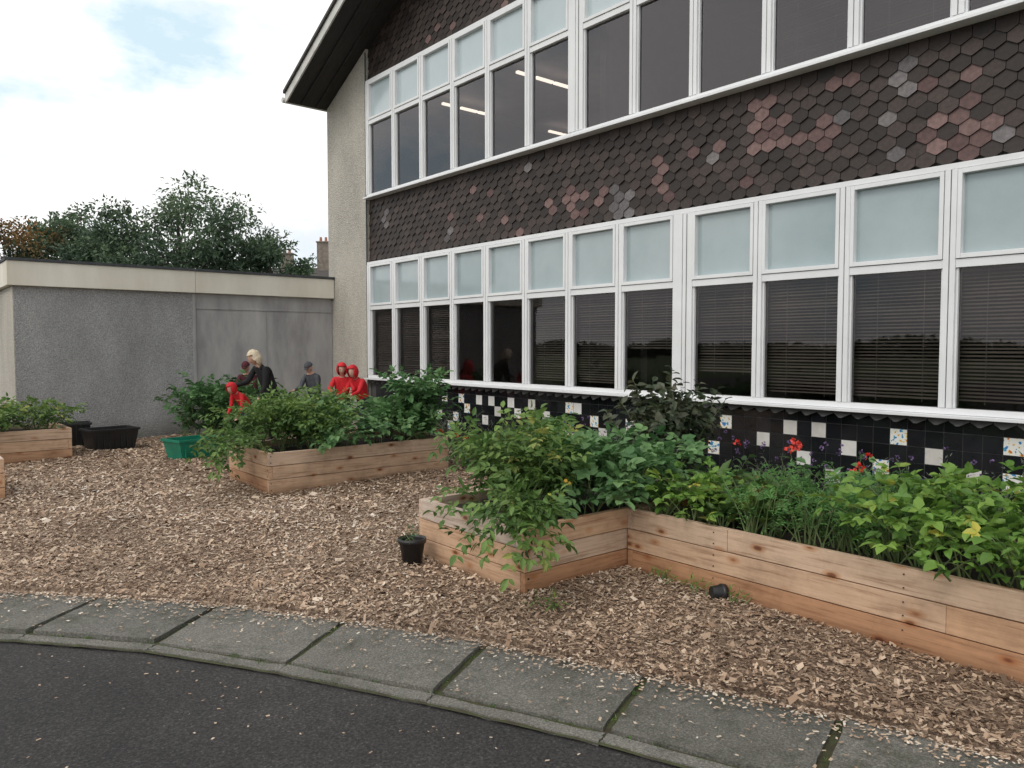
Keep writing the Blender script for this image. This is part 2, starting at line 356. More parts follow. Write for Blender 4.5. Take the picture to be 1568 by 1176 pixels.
def winrow(name,Y,zb,zt,zm,thick,gm,fm,blinds,bstep=.031):
    mb=MB(); gl=MB(); bl=MB()
    X0=6.925;X1=7.04
    mb.box(X0,X1,Y[-1]-.02,Y[0]+.05,zb-.001,zb+.05); mb.box(X0,X1,Y[-1]-.02,Y[0]+.05,zt-.05,zt)
    mb.box(X0-.07,X1,Y[-1]-.05,Y[0]+.06,zb-.03,zb-.003)
    for i,y in enumerate(Y):
        w=.13 if y in thick else .048
        mb.box(X0-.004,X1,y-w,y-.004,zb+.052,zt-.052)
        mb.box(X0-.006,X1,y+.004,y+w,zb+.052,zt-.052)
        mb.box(X0+.01,X1-.01,y-.006,y+.006,zb+.052,zt-.052,1)
        if y in thick:
            mb.box(X0-.012,X0,y-.06,y-.055,zb+.06,zt-.06,1)
    for i in range(len(Y)-1):
        y1=Y[i]-(.13 if Y[i] in thick else .048); y0=Y[i+1]+(.13 if Y[i+1] in thick else .048)
        y1-=.001; y0+=.001
        mb.box(X0+.002,X1,y0,y1,zm-.035,zm+.035)
        s=.038; xs=X0-.012
        mb.box(xs,X1-.02,y0+.004,y0+s,zm+.04,zt-.055); mb.box(xs,X1-.02,y1-s,y1-.004,zm+.04,zt-.055)
        mb.box(xs+.001,X1-.021,y0+s,y1-s,zm+.04,zm+.04+s); mb.box(xs+.001,X1-.021,y0+s,y1-s,zt-.055-s,zt-.055)
        j=lambda:R.uniform(-.0014,.0014)
        x=6.975
        gl.face([(x+j(),y0+s-.005,zm+.04+s-.005),(x+j(),y0+s-.005,zt-.05-s),(x+j(),y1-s+.005,zt-.05-s),(x+j(),y1-s+.005,zm+.04+s-.005)],1)
        b=.018
        mb.box(X0+.02,X1-.02,y0,y0+b,zb+.052,zm-.036); mb.box(X0+.02,X1-.02,y1-b,y1,zb+.052,zm-.036)
        gl.face([(x+j(),y0+b-.004,zb+.045),(x+j(),y0+b-.004,zm-.03),(x+j(),y1-b+.004,zm-.03),(x+j(),y1-b+.004,zb+.045)],0)
        if blinds(Y[i]):
            zlow=zb+.08+(0 if R.random()<.8 else R.uniform(.1,.5))
            z=zm+.0
            while z>zlow:
                k=R.uniform(.010,.018)
                bl.face([(7.075,y0-.02,z),(7.075,y1+.02,z),(7.10,y1+.02,z+k),(7.10,y0-.02,z+k)],0); z-=bstep
            for yy in (y0+.2,y1-.2): bl.box(7.072,7.073,yy-.002,yy+.002,zlow,zm,0)
    e=empty(name); e.parent=sch
    mb.obj(name+'_frame',[M_pvc,M_pvcseam],e,bevel=.003); gl.obj(name+'_glass',[gm,fm],e)
    if bl.f: bl.obj(name+'_blinds',[M_blind],e)
winrow('ground_floor_windows',LY,ZB0,ZT0,ZM0,thickL,M_glass,M_frost,lambda y:y<8.9 or y>10)
winrow('first_floor_windows',UY,ZB1,ZT1,ZM1,thickU,M_glassU,M_frostU,lambda y:y<4.4)

pinkP=[(9.4,3.90),(8.9,3.75),(9.9,3.59),(9.2,3.51),(8.6,3.34),(7.6,3.32),(7.6,3.45),(7.2,3.53),(7.3,3.45),(7.0,3.41),(7.2,3.33),(7.0,3.25),(6.7,3.41),(6.7,3.33),(5.8,3.65),(5.8,3.45),(5.7,3.26),(5.3,3.68),(5.0,3.66),(4.6,3.99),(4.45,3.99),(4.5,3.80),(4.3,3.78),(4.4,3.64),(4.2,3.58),(4.0,3.58),(3.85,3.66),(3.7,3.59),(3.8,3.48),(3.7,3.99),(3.5,3.99),(2.9,3.79),(2.8,3.37),(2.7,3.46),(2.55,3.49),(2.4,3.37),(2.6,3.25),(2.75,3.28),(2.6,3.15),(2.4,3.26),(2.5,3.80),(8.2,3.12),(4.7,3.26),(10.45,6.43),(9.79,6.44),(8.63,6.32),(10.3,6.6),(1.9,3.5),(1.2,3.8),(.5,3.4)]
greyP=[(11.91,3.84),(11.86,3.66),(11.9,3.75),(9.93,3.33),(10.05,3.21),(6.49,3.44),(6.51,3.24),(6.31,3.35),(6.26,3.15),(6.44,3.13),(6.4,3.3),(3.63,3.67),(3.08,3.99),(3.13,3.9),(3.07,3.77),(3.21,3.52),(3.12,3.28),(2.23,3.28),(10.56,4.37),(4.99,3.56),(1.5,3.3)]
clusters=[(7.15,3.38,.20,.16,1,.75),(4.42,3.70,.20,.24,1,.7),(3.85,3.58,.26,.12,1,.75),(2.62,3.33,.32,.18,1,.72),(6.38,3.27,.2,.17,2,.75),(5.75,3.5,.1,.25,1,.6),(4.5,3.98,.2,.06,1,.8),(3.1,3.88,.13,.15,2,.7)]
TW=.168; EX=.108; PT=.046
def hung(name,zlo,ztopf,y0,y1):
    mb=MB(); cells={}
    k=0; z=zlo
    zmax=max(ztopf(y0),ztopf(y1),ztopf(RY))
    while z<zmax:
        off=(k%2)*TW/2; y=y0+off
        while y<y1+TW/2:
            if z<ztopf(y)-.02: cells[(k,round(y,3))]=(y,z)
            y+=TW
        z+=EX; k+=1
    keys=list(cells.values()); arr=np.array(keys)+np.array([0,.075])
    mats=np.zeros(len(keys),int)
    for (cy,cz,ry,rz,mi,pr) in clusters:
        for i,(yy,zz_) in enumerate(arr):
            if ((yy-cy)/ry)**2+((zz_-cz)/rz)**2<1 and R.random()<pr: mats[i]=mi
    for L,mi in ((pinkP,1),(greyP,2)):
        for p in L:
            d=np.hypot(arr[:,0]-p[0],arr[:,1]-p[1]); i=d.argmin()
            if d[i]<.12: mats[i]=mi
    for (y,z),mi in zip(keys,mats):
        if mi==0 and R.random()>.998: mi=2
        t=R.random(); hw=TW/2-.003; h1=PT; H=EX*2+.02
        zt=min(z+H,ztopf(y)); ylo=max(y-hw,y0); yhi=min(y+hw,y1)
        if yhi-ylo<.03 or zt<z+.08: continue
        xo=7.02+R.uniform(-.002,.002); kick=.040 if z<zlo+.01 else .030
        def X(zz): return xo-kick*(1-min(1,(zz-z)/H))
        ym=min(max(y,ylo+.004),yhi-.004)
        pts=[(ym-.008 if ym-.008>ylo else ylo,z+.002),(ym+.008 if ym+.008<yhi else yhi,z+.002),(yhi,z+h1),(yhi,zt),(ylo,zt),(ylo,z+h1)]
        jx=R.uniform(-.003,.003)
        fr=[(X(q[1])+jx,q[0],q[1]) for q in pts][::-1]
        mb.face(fr,int(mi),t)
        bk=[(p[0]+.018,p[1],p[2]) for p in fr]; n=len(fr)
        for i in (0,2,3,4,5):
            j=(i+1)%n; mb.face([fr[i],bk[i],bk[j],fr[j]],0,t*.3)
    mb.obj(name,[M_hex,M_hexp,M_hexg],sch)
hung('hung_tiles_middle',ZT0+.0,lambda y:ZB1-.03,YR+.8,YL)
hung('hung_tiles_gable',ZT1+.0,lambda y:roofz(y)-.02,YR+.8,YL)
mb=MB(); y=YR+.8
while y<YL:
    t=R.random(); z=.885; a=.012
    pts=[(y-a,z),(y+a,z),(y+TW/2-.003,z+.035),(y+TW/2-.003,.945),(y-TW/2+.003,.945),(y-TW/2+.003,z+.035)]
    X=lambda zz:6.985-.07*(1-(zz-z)/.06 if zz<z+.06 else 0)
    fr=[(X(q[1]),q[0],q[1]) for q in pts][::-1]; mb.face(fr,0,t)
    bk=[(p[0]+.012,p[1],p[2]) for p in fr]
    for i in range(6): mb.face([fr[i],bk[i],bk[(i+1)%6],fr[(i+1)%6]],0,t)
    y+=TW
mb.obj('tile_lip',[tint_mat('lip_tile',[(0,(.09,.09,.092)),(1,(.19,.19,.19))],.6)],sch)
white=[(4.1,.74),(3.79,.75),(4.84,.75),(4.39,.6),(4.99,.45),(3.5,.6),(3.06,.75),(2.75,.6),(3.21,.46),(3.65,.32),(2.45,.45),(2.16,.74),(2.16,.46),(2.74,.34),(3.92,.47),(5.25,.61),(10.79,.74),(10.13,.74),(9.68,.72),(9.22,.74),(8.94,.73),(8.52,.74),(8.24,.59),(7.93,.73),(7.66,.61),(7.3,.71),(7.06,.73),(9.1,.43),(9.43,.54),(10.31,.44),(8.79,.58),(6.58,.46),(10.6,.46),(9.95,.31),(7.63,.61),(11.3,.6),(11.6,.74),(10.5,.6),(9.8,.45),(6.2,.6),(5.9,.46),(6.8,.6),(5.6,.74),(7.2,.46)]
ws=set((round((y-.05)/.15),round((z-.02)/.145)) for y,z in white)
for c_ in range(-50,14):
    for r_ in range(1,6):
        if R.random()<.16: ws.add((c_,r_))
mb=MB()
mb.box(7.0,7.049,YR+.8,YL,-.1,.945,3)
for c_ in range(int((YR+.8-.05)/.15)+1,int((YL-.05)/.15)):
    for r_ in range(0,7):
        y=.05+.15*c_; z=.02+.145*r_; h=.0722; hz=.0697
        mi=0
        if (c_,r_) in ws: mi=2 if R.random()<.35 else 1
        j=lambda:R.uniform(-.0016,.0016)
        mb.face([(6.994+j(),y-h,z-hz),(6.994+j(),y-h,z+hz),(6.994+j(),y+h,z+hz),(6.994+j(),y+h,z-hz)],mi,R.random())
mb.obj('mosaic_tiles',[M_tblk,M_twht,M_art,M_grout],sch)

mb=MB()
XV=6.12
def slope(ya,yb,dz0,dz1,x0,x1,m):
    mb.hexa([(x0,ya,roofz(ya)+dz0),(x1,ya,roofz(ya)+dz0),(x1,yb,roofz(yb)+dz0),(x0,yb,roofz(yb)+dz0)],
            [(x0,ya,roofz(ya)+dz1),(x1,ya,roofz(ya)+dz1),(x1,yb,roofz(yb)+dz1),(x0,yb,roofz(yb)+dz1)],m)
for a_,b_ in ((RY,YE+.05),(YR-.05,RY)):
    slope(a_,b_,0,.13,XV+.03,22,0)
    slope(a_,b_,-.03,.14,XV,XV+.028,1)
    slope(a_,b_,.145,.20,XV-.04,22,2)
mb.obj('roof',[M_soffit,M_barge,M_slate],sch)
mb=MB()
for x in (XV+.3,XV+.6):
    mb.hexa([(x,RY,roofz(RY)-.04),(x+.03,RY,roofz(RY)-.04),(x+.03,YE,roofz(YE)-.04),(x,YE,roofz(YE)-.04)],[(x,RY,roofz(RY)-.003),(x+.03,RY,roofz(RY)-.003),(x+.03,YE,roofz(YE)-.003),(x,YE,roofz(YE)-.003)])
mb.obj('soffit_battens',[M_soffit],sch)
mb=MB(); mb.tube([(XV-.03,YE+.10,roofz(YE+.05)+.04),(22,YE+.10,roofz(YE+.05)+.04)],[.05,.05],10)
mb.obj('gutter',[M_barge],sch)
mb=MB(); mb.tube([(6.93,YL-.02,0),(6.93,YL-.02,roofz(YL)-.1)],[.012,.012],6); mb.obj('dark_edge_line',[M_felt],sch)  # thin dark vertical line between pier and windows

# ------------------------------------------------------------------ low annex
anx=empty('flat_roof_annex'); YA=13.85; XA=1.68
mb=MB(); mb.box(XA,4.32,YA,19,-.1,2.47,0)
mb.box(4.32,6.94,YA+.02,19,-.1,2.47,1)
mb.obj('annex_walls',[M_low,M_panel],anx)
mb=MB()
mb.box(XA-.012,XA-.001,YA+.02,19,-.1,2.46,0); mb.obj('annex_lit_side',[M_pier],anx)  # thin cream sheet; lightness of the lit side put into its colour
mb=MB(); mb.box(4.30,4.35,YA-.01,YA+.019,0,2.46,0)
for x in (5.6,): mb.box(x,x+.012,YA+.008,YA+.019,0,2.2,0)
mb.box(4.351,6.93,YA+.004,YA+.0195,2.2,2.24,0)
mb.box(4.351,6.93,YA+.002,YA+.0195,0,.10,0)
mb.obj('panel_trim',[M_panel],anx)
mb=MB(); mb.box(XA-.09,4.33,YA-.09,19.1,2.47,2.84,0); mb.box(4.334,6.94,YA-.088,19.1,2.472,2.84,0)
mb.obj('fascia',[M_fascia],anx,bevel=.005)
mb=MB(); mb.box(XA-.11,6.945,YA-.11,19.12,2.842,2.885,0); mb.obj('roof_edge',[M_felt],anx)

def house(name,cx,cy,ang,w,d,eave,ridge,chims):
    e=empty(name); mb=MB(); mb.box(-w/2,w/2,-d/2,d/2,0,eave,0)
    for s in (-1,1):
        mb.face([(-w/2-.3,s*(d/2+.3),eave-.1),(w/2+.3,s*(d/2+.3),eave-.1),(w/2+.3,0,ridge),(-w/2-.3,0,ridge)],1)
    for x in (-w/2,w/2): mb.face([(x,-d/2,eave),(x,d/2,eave),(x,0,ridge-.05)],0)
    for (x,top) in chims:
        mb.box(x-.45,x+.45,-.32,.32,ridge-.8,top-.35,2); mb.box(x-.52,x+.52,-.38,.38,top-.349,top-.25,2)
        for o in (-.2,.2): mb.tube([(x+o,0,top-.249),(x+o,0,top+.1)],[.12,.09],8,3)
    for i in range(4):
        x=-w/2+w*(i+.5)/4
        for z in (1.0,3.8): mb.box(x-.5,x+.5,-d/2-.03,-d/2-.002,z,z+1.3,4)
    o=mb.obj(name+'_body',[pm('stone_wall',(.25,.22,.18),(.4,.36,.3),4,.9),M_slate,pm('chimney_stone',(.16,.13,.11),(.28,.24,.2),4,.9),pm('chimney_pot',(.35,.16,.1)),pm('dark_window',(.02,.02,.025))],e)
    e.location=(cx,cy,0); e.rotation_euler=(0,0,ang); return e
house('stone_house',27.0,56.9,rad(-38),9,7,5.2,7.7,[(-2.1,9.1),(.75,10.0)])

# ------------------------------------------------------------------ foliage
class LV:
    def __init__(s): s.a=[]; s.st=MB()
    def add(s,o,d,n,L,W,t): s.a.append((o.x,o.y,o.z,d.x,d.y,d.z,n.x,n.y,n.z,L,W,t))
    def obj(s,name,mat,parent=None,extra=None,smooth=False):
        A=np.array(s.a); O=A[:,0:3];D=A[:,3:6];N=A[:,6:9];L=A[:,9:10];W=A[:,10:11]
        D=D/np.linalg.norm(D,axis=1,keepdims=True); S=np.cross(N,D); S/=np.linalg.norm(S,axis=1,keepdims=True)+1e-9
        N=np.cross(D,S)
        fo=.16
        P=[O, O+D*L*.3+S*W*.5+N*W*fo, O+D*L*.68+S*W*.38+N*(W*fo*.8-L*.05), O+D*L-N*L*.16,
           O+D*L*.68-S*W*.38+N*(W*fo*.8-L*.05), O+D*L*.3-S*W*.5+N*W*fo, O+D*L*.5-N*L*.02]
        n=len(A); V=np.stack(P,1).reshape(-1,3)
        b=np.arange(n)*7
        F=np.concatenate([np.stack([b,b+6,b+2,b+1],1),np.stack([b,b+5,b+4,b+6],1),],0)
        F2=np.concatenate([np.stack([b+6,b+3,b+2],1),np.stack([b+6,b+4,b+3],1)],0)
        sv=s.st.v; nv=len(V)
        faces=F.tolist()+F2.tolist()+[tuple(i+nv for i in f) for f in s.st.f]
        me=bpy.data.meshes.new(name); me.from_pydata(V.tolist()+list(sv),[],faces)
        me.materials.append(mat); me.materials.append(M_stem if extra is None else extra)
        mi=[0]*(4*n)+[1]*len(s.st.f); me.polygons.foreach_set('material_index',mi)
        T=A[:,11]; tt=np.concatenate([T,T*.96,T,T*.96,np.full(len(s.st.f),.5)])
        a=me.attributes.new('tint','FLOAT','FACE'); a.data.foreach_set('value',tt)
        return link(bpy.data.objects.new(name,me),parent)
def rv(s=1): return Vector((R.gauss(0,s),R.gauss(0,s),R.gauss(0,s)))
UP=Vector((0,0,1))
def compound(lv,p,d,style,tb):
    d=d.normalized(); n=(UP-d*d.z+rv(.25)).normalized() if abs(d.z)<.97 else rv().normalized()
    side=n.cross(d).normalized()
    t0=min(1,max(0,tb+R.gauss(0,.16)))
    if style=='tomato':
        Lr=R.uniform(.11,.19); k=3
        for i in range(k):
            q=p+d*Lr*(.3+.6*i/(k-1))-UP*(.02*i*i*.5)
            for s in (-1,1):
                dd=(d*.6+side*s+rv(.25)-UP*.3); lv.add(q,dd,n+rv(.3),R.uniform(.045,.075),R.uniform(.022,.036),t0+R.gauss(0,.06))
        lv.add(p+d*Lr-UP*.03,d-UP*.35+rv(.15),n+rv(.2),R.uniform(.06,.085),.038,t0)
    elif style=='potato':
        Lr=R.uniform(.07,.13)
        for i in range(2):
            q=p+d*Lr*(.4+.5*i)
            for s in (-1,1):
                lv.add(q,d*.6+side*s+rv(.15)-UP*.1,n+rv(.22),R.uniform(.055,.085),R.uniform(.042,.06),t0+R.gauss(0,.06))
        lv.add(p+d*Lr,d-UP*.2+rv(.1),n+rv(.18),R.uniform(.08,.11),R.uniform(.06,.078),t0+.03)
    elif style=='berry':
        Lr=R.uniform(.05,.10)
        q=p+d*Lr
        for s in (-1,1):
            lv.add(q,d*.3+side*s+rv(.15)-UP*.1,n+rv(.25),R.uniform(.04,.07),R.uniform(.03,.046),t0+R.gauss(0,.06))
        lv.add(q,d-UP*.2+rv(.1),n+rv(.2),R.uniform(.055,.085),R.uniform(.042,.058),t0)
    elif style=='carrot':
        Lr=R.uniform(.12,.2)
        for i in range(9):
            q=p+d*Lr*(.1+.9*i/8)-UP*.0035*i*i*.5
            for s in (-1,1):
                lv.add(q,d*.7+side*s+rv(.3),n+rv(.4),R.uniform(.02,.042)*(1.3-i*.08),.008,t0+R.gauss(0,.1))
    elif style=='single':
        lv.add(p,d-UP*.3+rv(.2),n+rv(.3),R.uniform(.07,.11),R.uniform(.045,.065),t0)
    elif style=='narrow':
        for i in range(3):
            lv.add(p+d*.02*i,d+rv(.5),n+rv(.4),R.uniform(.03,.06),.008,t0)
def plant(lv,x,y,z,h,sp,ns,style,step=.045,droop=.5,az=None,start=.15,tb=.45):
    for s in range(ns):
        a=R.uniform(0,6.283) if az is None else az+R.gauss(0,.7)
        lean=R.uniform(.05,1)*sp
        out=Vector((math.cos(a),math.sin(a),0)); L=h*R.uniform(.75,1.15)*(1+lean*.3)
        p=Vector((x+R.gauss(0,.03),y+R.gauss(0,.03),z)); d=(UP+out*lean).normalized(); pts=[p.copy()]
        n=max(3,int(L/step)); ln=L/n
        for i in range(n):
            f=i/n
            d=(d+out*.06*droop-UP*droop*.22*f*f+rv(.05)).normalized(); p=p+d*ln
            if p.z<.05 and d.z<0: break
            pts.append(p.copy())
            if f>start:
                az2=i*2.4+s+R.uniform(-.5,.5)
                o2=Vector((math.cos(az2),math.sin(az2),0)); o2=(o2-d*o2.dot(d)).normalized()
                ld=(o2*.9+d*.35+UP*.15)
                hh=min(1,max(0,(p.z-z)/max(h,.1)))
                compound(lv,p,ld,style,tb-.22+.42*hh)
        if style in('tomato','potato','berry'): compound(lv,p,d+out*.5,style,tb+.15)
        pp=pts[::2] if len(pts)>5 else pts
        if len(pp)>1: lv.st.tube(pp,[max(.002,.006*(1-i/len(pp))) for i in range(len(pp))],4,cap=False)
def rosette(lv,x,y,z,h,n):
    for k in range(n):
        a=R.uniform(0,6.283); out=Vector((math.cos(a),math.sin(a),0)); lean=R.uniform(.15,1.0)
        d=(UP+out*lean).normalized(); L=h*R.uniform(.35,.5); p=Vector((x,y,z)); q=p+d*L
        lv.st.tube([p,q],[.005,.003],4,cap=False)
        d2=(d+out*.5).normalized(); nn=(UP-d2*d2.z-out*.3+rv(.2))
        t=min(1,R.uniform(.1,.98))
        lv.add(q,d2,nn,h*R.uniform(.38,.55),h*R.uniform(.2,.27),t)
def bed(name,x0,x1,y0,y1,h=.43):
    e=empty(name); mb=MB(); n=3; bh=h/n; th=.045
    for k in range(n):
        z0=-.03 if k==0 else k*bh+.003; z1=(k+1)*bh-.003
        j=lambda:R.uniform(-.005,.005)
        tb=lambda:min(1,max(0,[.25,.45,.9][k]+R.gauss(0,.17)))
        lap=(k%2==0)
        a0,a1=(x0,x1) if lap else (x0+th+.002,x1-th-.002)
        b0,b1=(y0+th+.002,y1-th-.002) if lap else (y0,y1)
        mb.box(a0,a1,y0+j(),y0+th,z0,z1,0,tb()); mb.box(a0,a1,y1-th,y1+j(),z0,z1,0,tb())
        if b1-b0>3:
            m_=b0+(b1-b0)*(.35+.25*k%1)
            mb.box(x0+j(),x0+th,b0,m_-.001,z0,z1,1,tb()); mb.box(x0+j(),x0+th,m_+.001,b1,z0,z1,1,tb())
        else: mb.box(x0+j(),x0+th,b0,b1,z0,z1,1,tb())
        mb.box(x1-th,x1+j(),b0,b1,z0,z1,1,tb())
        zc=(z0+z1)/2 if k else .07
        for zz in (zc-.035,zc+.035):
            if lap: mb.tube([(x0+.025,y0-.0075,zz),(x0+.025,y0+.002,zz)],[.006,.006],8,2)
            else: mb.tube([(x0-.0075,y0+.025,zz),(x0+.002,y0+.025,zz)],[.006,.006],8,2)
            yy=y0+1.0
            while yy<y1-.1 and y1-y0>2: mb.tube([(x0-.0075,yy,zz),(x0+.002,yy,zz)],[.004,.004],8,2); yy+=1.15
    for (px,py) in ((x0+th,y0+th),(x1-th-.07,y0+th),(x0+th,y1-th-.07),(x1-th-.07,y1-th-.07)):
        mb.box(px+.001,px+.07,py+.001,py+.07,-.03,h-.02,1,.6)
    mb.obj('boards',[M_woodX,M_woodY,M_screw],e,bevel=.004)
    ms=MB(); N=14
    P=[[ (x0+.05+(x1-x0-.1)*i/N, y0+.05+(y1-y0-.1)*j/N, .36+R.uniform(-.012,.012)) for i in range(N+1)] for j in range(N+1)]
    for j in range(N):
        for i in range(N): ms.face([P[j][i],P[j][i+1],P[j+1][i+1],P[j+1][i]])
    ms.obj('soil',[M_soil],e); return e
for i,b in enumerate(BEDS): bed('raised_garden_bed' if i==0 else 'raised_garden_bed.%03d'%i,*b)

lv=LV()
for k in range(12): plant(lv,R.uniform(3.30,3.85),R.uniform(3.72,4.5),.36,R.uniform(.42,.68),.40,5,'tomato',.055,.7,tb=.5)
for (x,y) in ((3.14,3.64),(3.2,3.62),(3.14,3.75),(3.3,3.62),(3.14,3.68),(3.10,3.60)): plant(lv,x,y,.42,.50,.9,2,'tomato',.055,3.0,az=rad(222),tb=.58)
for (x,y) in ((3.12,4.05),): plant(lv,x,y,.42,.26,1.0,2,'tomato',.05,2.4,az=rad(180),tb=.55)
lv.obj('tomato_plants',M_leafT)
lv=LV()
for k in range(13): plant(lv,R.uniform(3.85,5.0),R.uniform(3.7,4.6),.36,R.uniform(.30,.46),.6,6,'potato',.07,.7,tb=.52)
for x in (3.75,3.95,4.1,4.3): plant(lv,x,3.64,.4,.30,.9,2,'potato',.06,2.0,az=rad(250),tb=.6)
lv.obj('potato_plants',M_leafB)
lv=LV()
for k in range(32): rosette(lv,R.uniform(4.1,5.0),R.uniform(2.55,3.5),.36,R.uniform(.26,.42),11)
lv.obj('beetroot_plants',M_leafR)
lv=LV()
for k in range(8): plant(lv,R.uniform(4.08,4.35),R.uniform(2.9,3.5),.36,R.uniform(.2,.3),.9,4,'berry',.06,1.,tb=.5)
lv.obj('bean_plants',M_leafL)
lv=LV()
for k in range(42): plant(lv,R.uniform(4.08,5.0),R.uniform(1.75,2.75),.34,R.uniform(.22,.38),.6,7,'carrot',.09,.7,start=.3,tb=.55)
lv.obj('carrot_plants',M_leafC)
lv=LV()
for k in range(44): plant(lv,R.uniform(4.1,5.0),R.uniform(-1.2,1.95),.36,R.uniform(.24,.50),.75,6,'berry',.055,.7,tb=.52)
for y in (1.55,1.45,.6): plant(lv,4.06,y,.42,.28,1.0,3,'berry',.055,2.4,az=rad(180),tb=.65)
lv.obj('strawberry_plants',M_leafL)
lv=LV()
for k in range(14): plant(lv,R.uniform(3.28,4.2),R.uniform(7.95,8.8),.36,R.uniform(.48,.74),.55,6,'tomato',.06,.8,tb=.5)
for y in (7.85,8.1,8.4,8.7): plant(lv,3.2,y,.42,.5,1.0,3,'tomato',.05,3.0,az=rad(190),tb=.55)
lv.obj('tomato_plants.001',M_leafT)
lv=LV()
for k in range(16): plant(lv,R.uniform(3.9,5.3),R.uniform(7.95,8.8),.36,R.uniform(.34,.48),.6,6,'potato',.065,.7,tb=.52)
for x in (3.8,4.1,4.5,4.8): plant(lv,x,7.86,.4,.3,1.0,3,'potato',.055,2.0,az=rad(265),tb=.55)
for k in range(5): plant(lv,R.uniform(5.15,5.4),R.uniform(8.1,8.8),.36,R.uniform(.68,.88),.2,6,'potato',.06,.6,tb=.42)
lv.obj('potato_plants.001',M_leafB)
lv=LV()
for k in range(14): plant(lv,R.uniform(.4,2.0),R.uniform(12.05,12.8),.36,R.uniform(.35,.5),.8,6,'tomato',.06,.8,tb=.55)
lv.obj('tomato_plants.002',M_leafT)
lv=LV()
for k in range(9): plant(lv,R.uniform(-1.3,.55),R.uniform(9.3,10.0),.36,R.uniform(.25,.4),.8,6,'potato',.06,.8,tb=.5)
lv.obj('potato_plants.002',M_leafB)
lv=LV()
for k in range(14): plant(lv,R.uniform(3.9,4.7),R.uniform(12.2,13.3),0,R.uniform(.75,1.02),.3,7,'potato',.07,.5,tb=.35)
lv.obj('currant_bush',M_leafB)
lv=LV()
for k in range(11): plant(lv,5.60+R.gauss(0,.07),4.45+R.gauss(0,.07),0,R.uniform(1.0,1.24),.14,6,'single',.026,.05,start=.3,tb=.5)
for k in range(420):
    u=rv().normalized()*R.random()**.4; o=Vector((5.6+u.x*.22,4.45+u.y*.22,.84+u.z*.30))
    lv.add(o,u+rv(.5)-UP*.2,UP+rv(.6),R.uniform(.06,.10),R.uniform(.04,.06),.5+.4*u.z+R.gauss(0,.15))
lv.obj('bay_shrub',M_leafD)
lv=LV()
for k in range(80):
    plant(lv,R.uniform(5.75,6.8),R.uniform(-.5,11.2),0,R.uniform(.3,.66),.5,6,'narrow',.045,.4,tb=.5)
lv.obj('lavender_border',M_leafG)
lv=LV()
for k in range(36):
    plant(lv,R.uniform(5.5,6.7),R.uniform(-.5,10.0),0,R.uniform(.3,.5),.6,6,'single',.04,.6,tb=.45)
for (x,y,h) in ((5.85,3.35,.66),(5.35,2.6,.64),(5.8,7.9,.40),(5.75,7.6,.38),(6.1,3.0,.6)): plant(lv,x,y,0,h,.3,5,'single',.05,.4,tb=.5)
lv.obj('geranium_plants',M_leafB)
def flowers(name,pts,m,r):
    mb=MB()
    for p in pts:
        p=Vector(p)
        for k in range(9):
            d=(rv(1)+UP*.4).normalized(); s=d.cross(rv()).normalized()
            q=p+d*r*.5
            mb.face([q-s*r*.5,q+d*r*.6-s*r*.3,q+d*r*.8+s*r*.3,q+s*r*.5],0)
    mb.obj(name,[m])
pts=[]
for (x,y,z,n) in ((5.85,3.35,.72,4),(5.35,2.6,.70,2),(6.0,4.1,.66,1),(6.1,3.0,.66,1)):
    for i in range(n): pts.append((x+R.gauss(0,.04),y+R.gauss(0,.06),z+R.gauss(0,.03)))
flowers('red_geranium_flowers',pts,M_redfl,.032)
pts=[]
for (x,y,z,n) in ((5.8,7.9,.42,5),(5.75,7.55,.38,4),(5.6,8.3,.45,3)):
    for i in range(n): pts.append((x+R.gauss(0,.08),y+R.gauss(0,.10),z+R.gauss(0,.05)))
flowers('nasturtium_flowers',pts,M_orfl,.036)
pts=[(R.uniform(5.8,6.7),R.uniform(2.0,6.5),R.uniform(.5,.74)) for _ in range(90)]
flowers('lavender_flowers',pts,M_purfl,.018)
fr=bmesh.new()
for (x,y,z) in ((3.3,3.6,.60),(3.08,3.7,.56),(3.5,3.66,.66)):
    for q in range(2): bmesh.ops.create_icosphere(fr,subdivisions=2,radius=.015,matrix=Matrix.Translation((x+q*.03,y,z-q*.02)))
me=bpy.data.meshes.new('tomatoes'); fr.to_mesh(me); me.materials.append(M_tomato); link(bpy.data.objects.new('tomatoes',me))

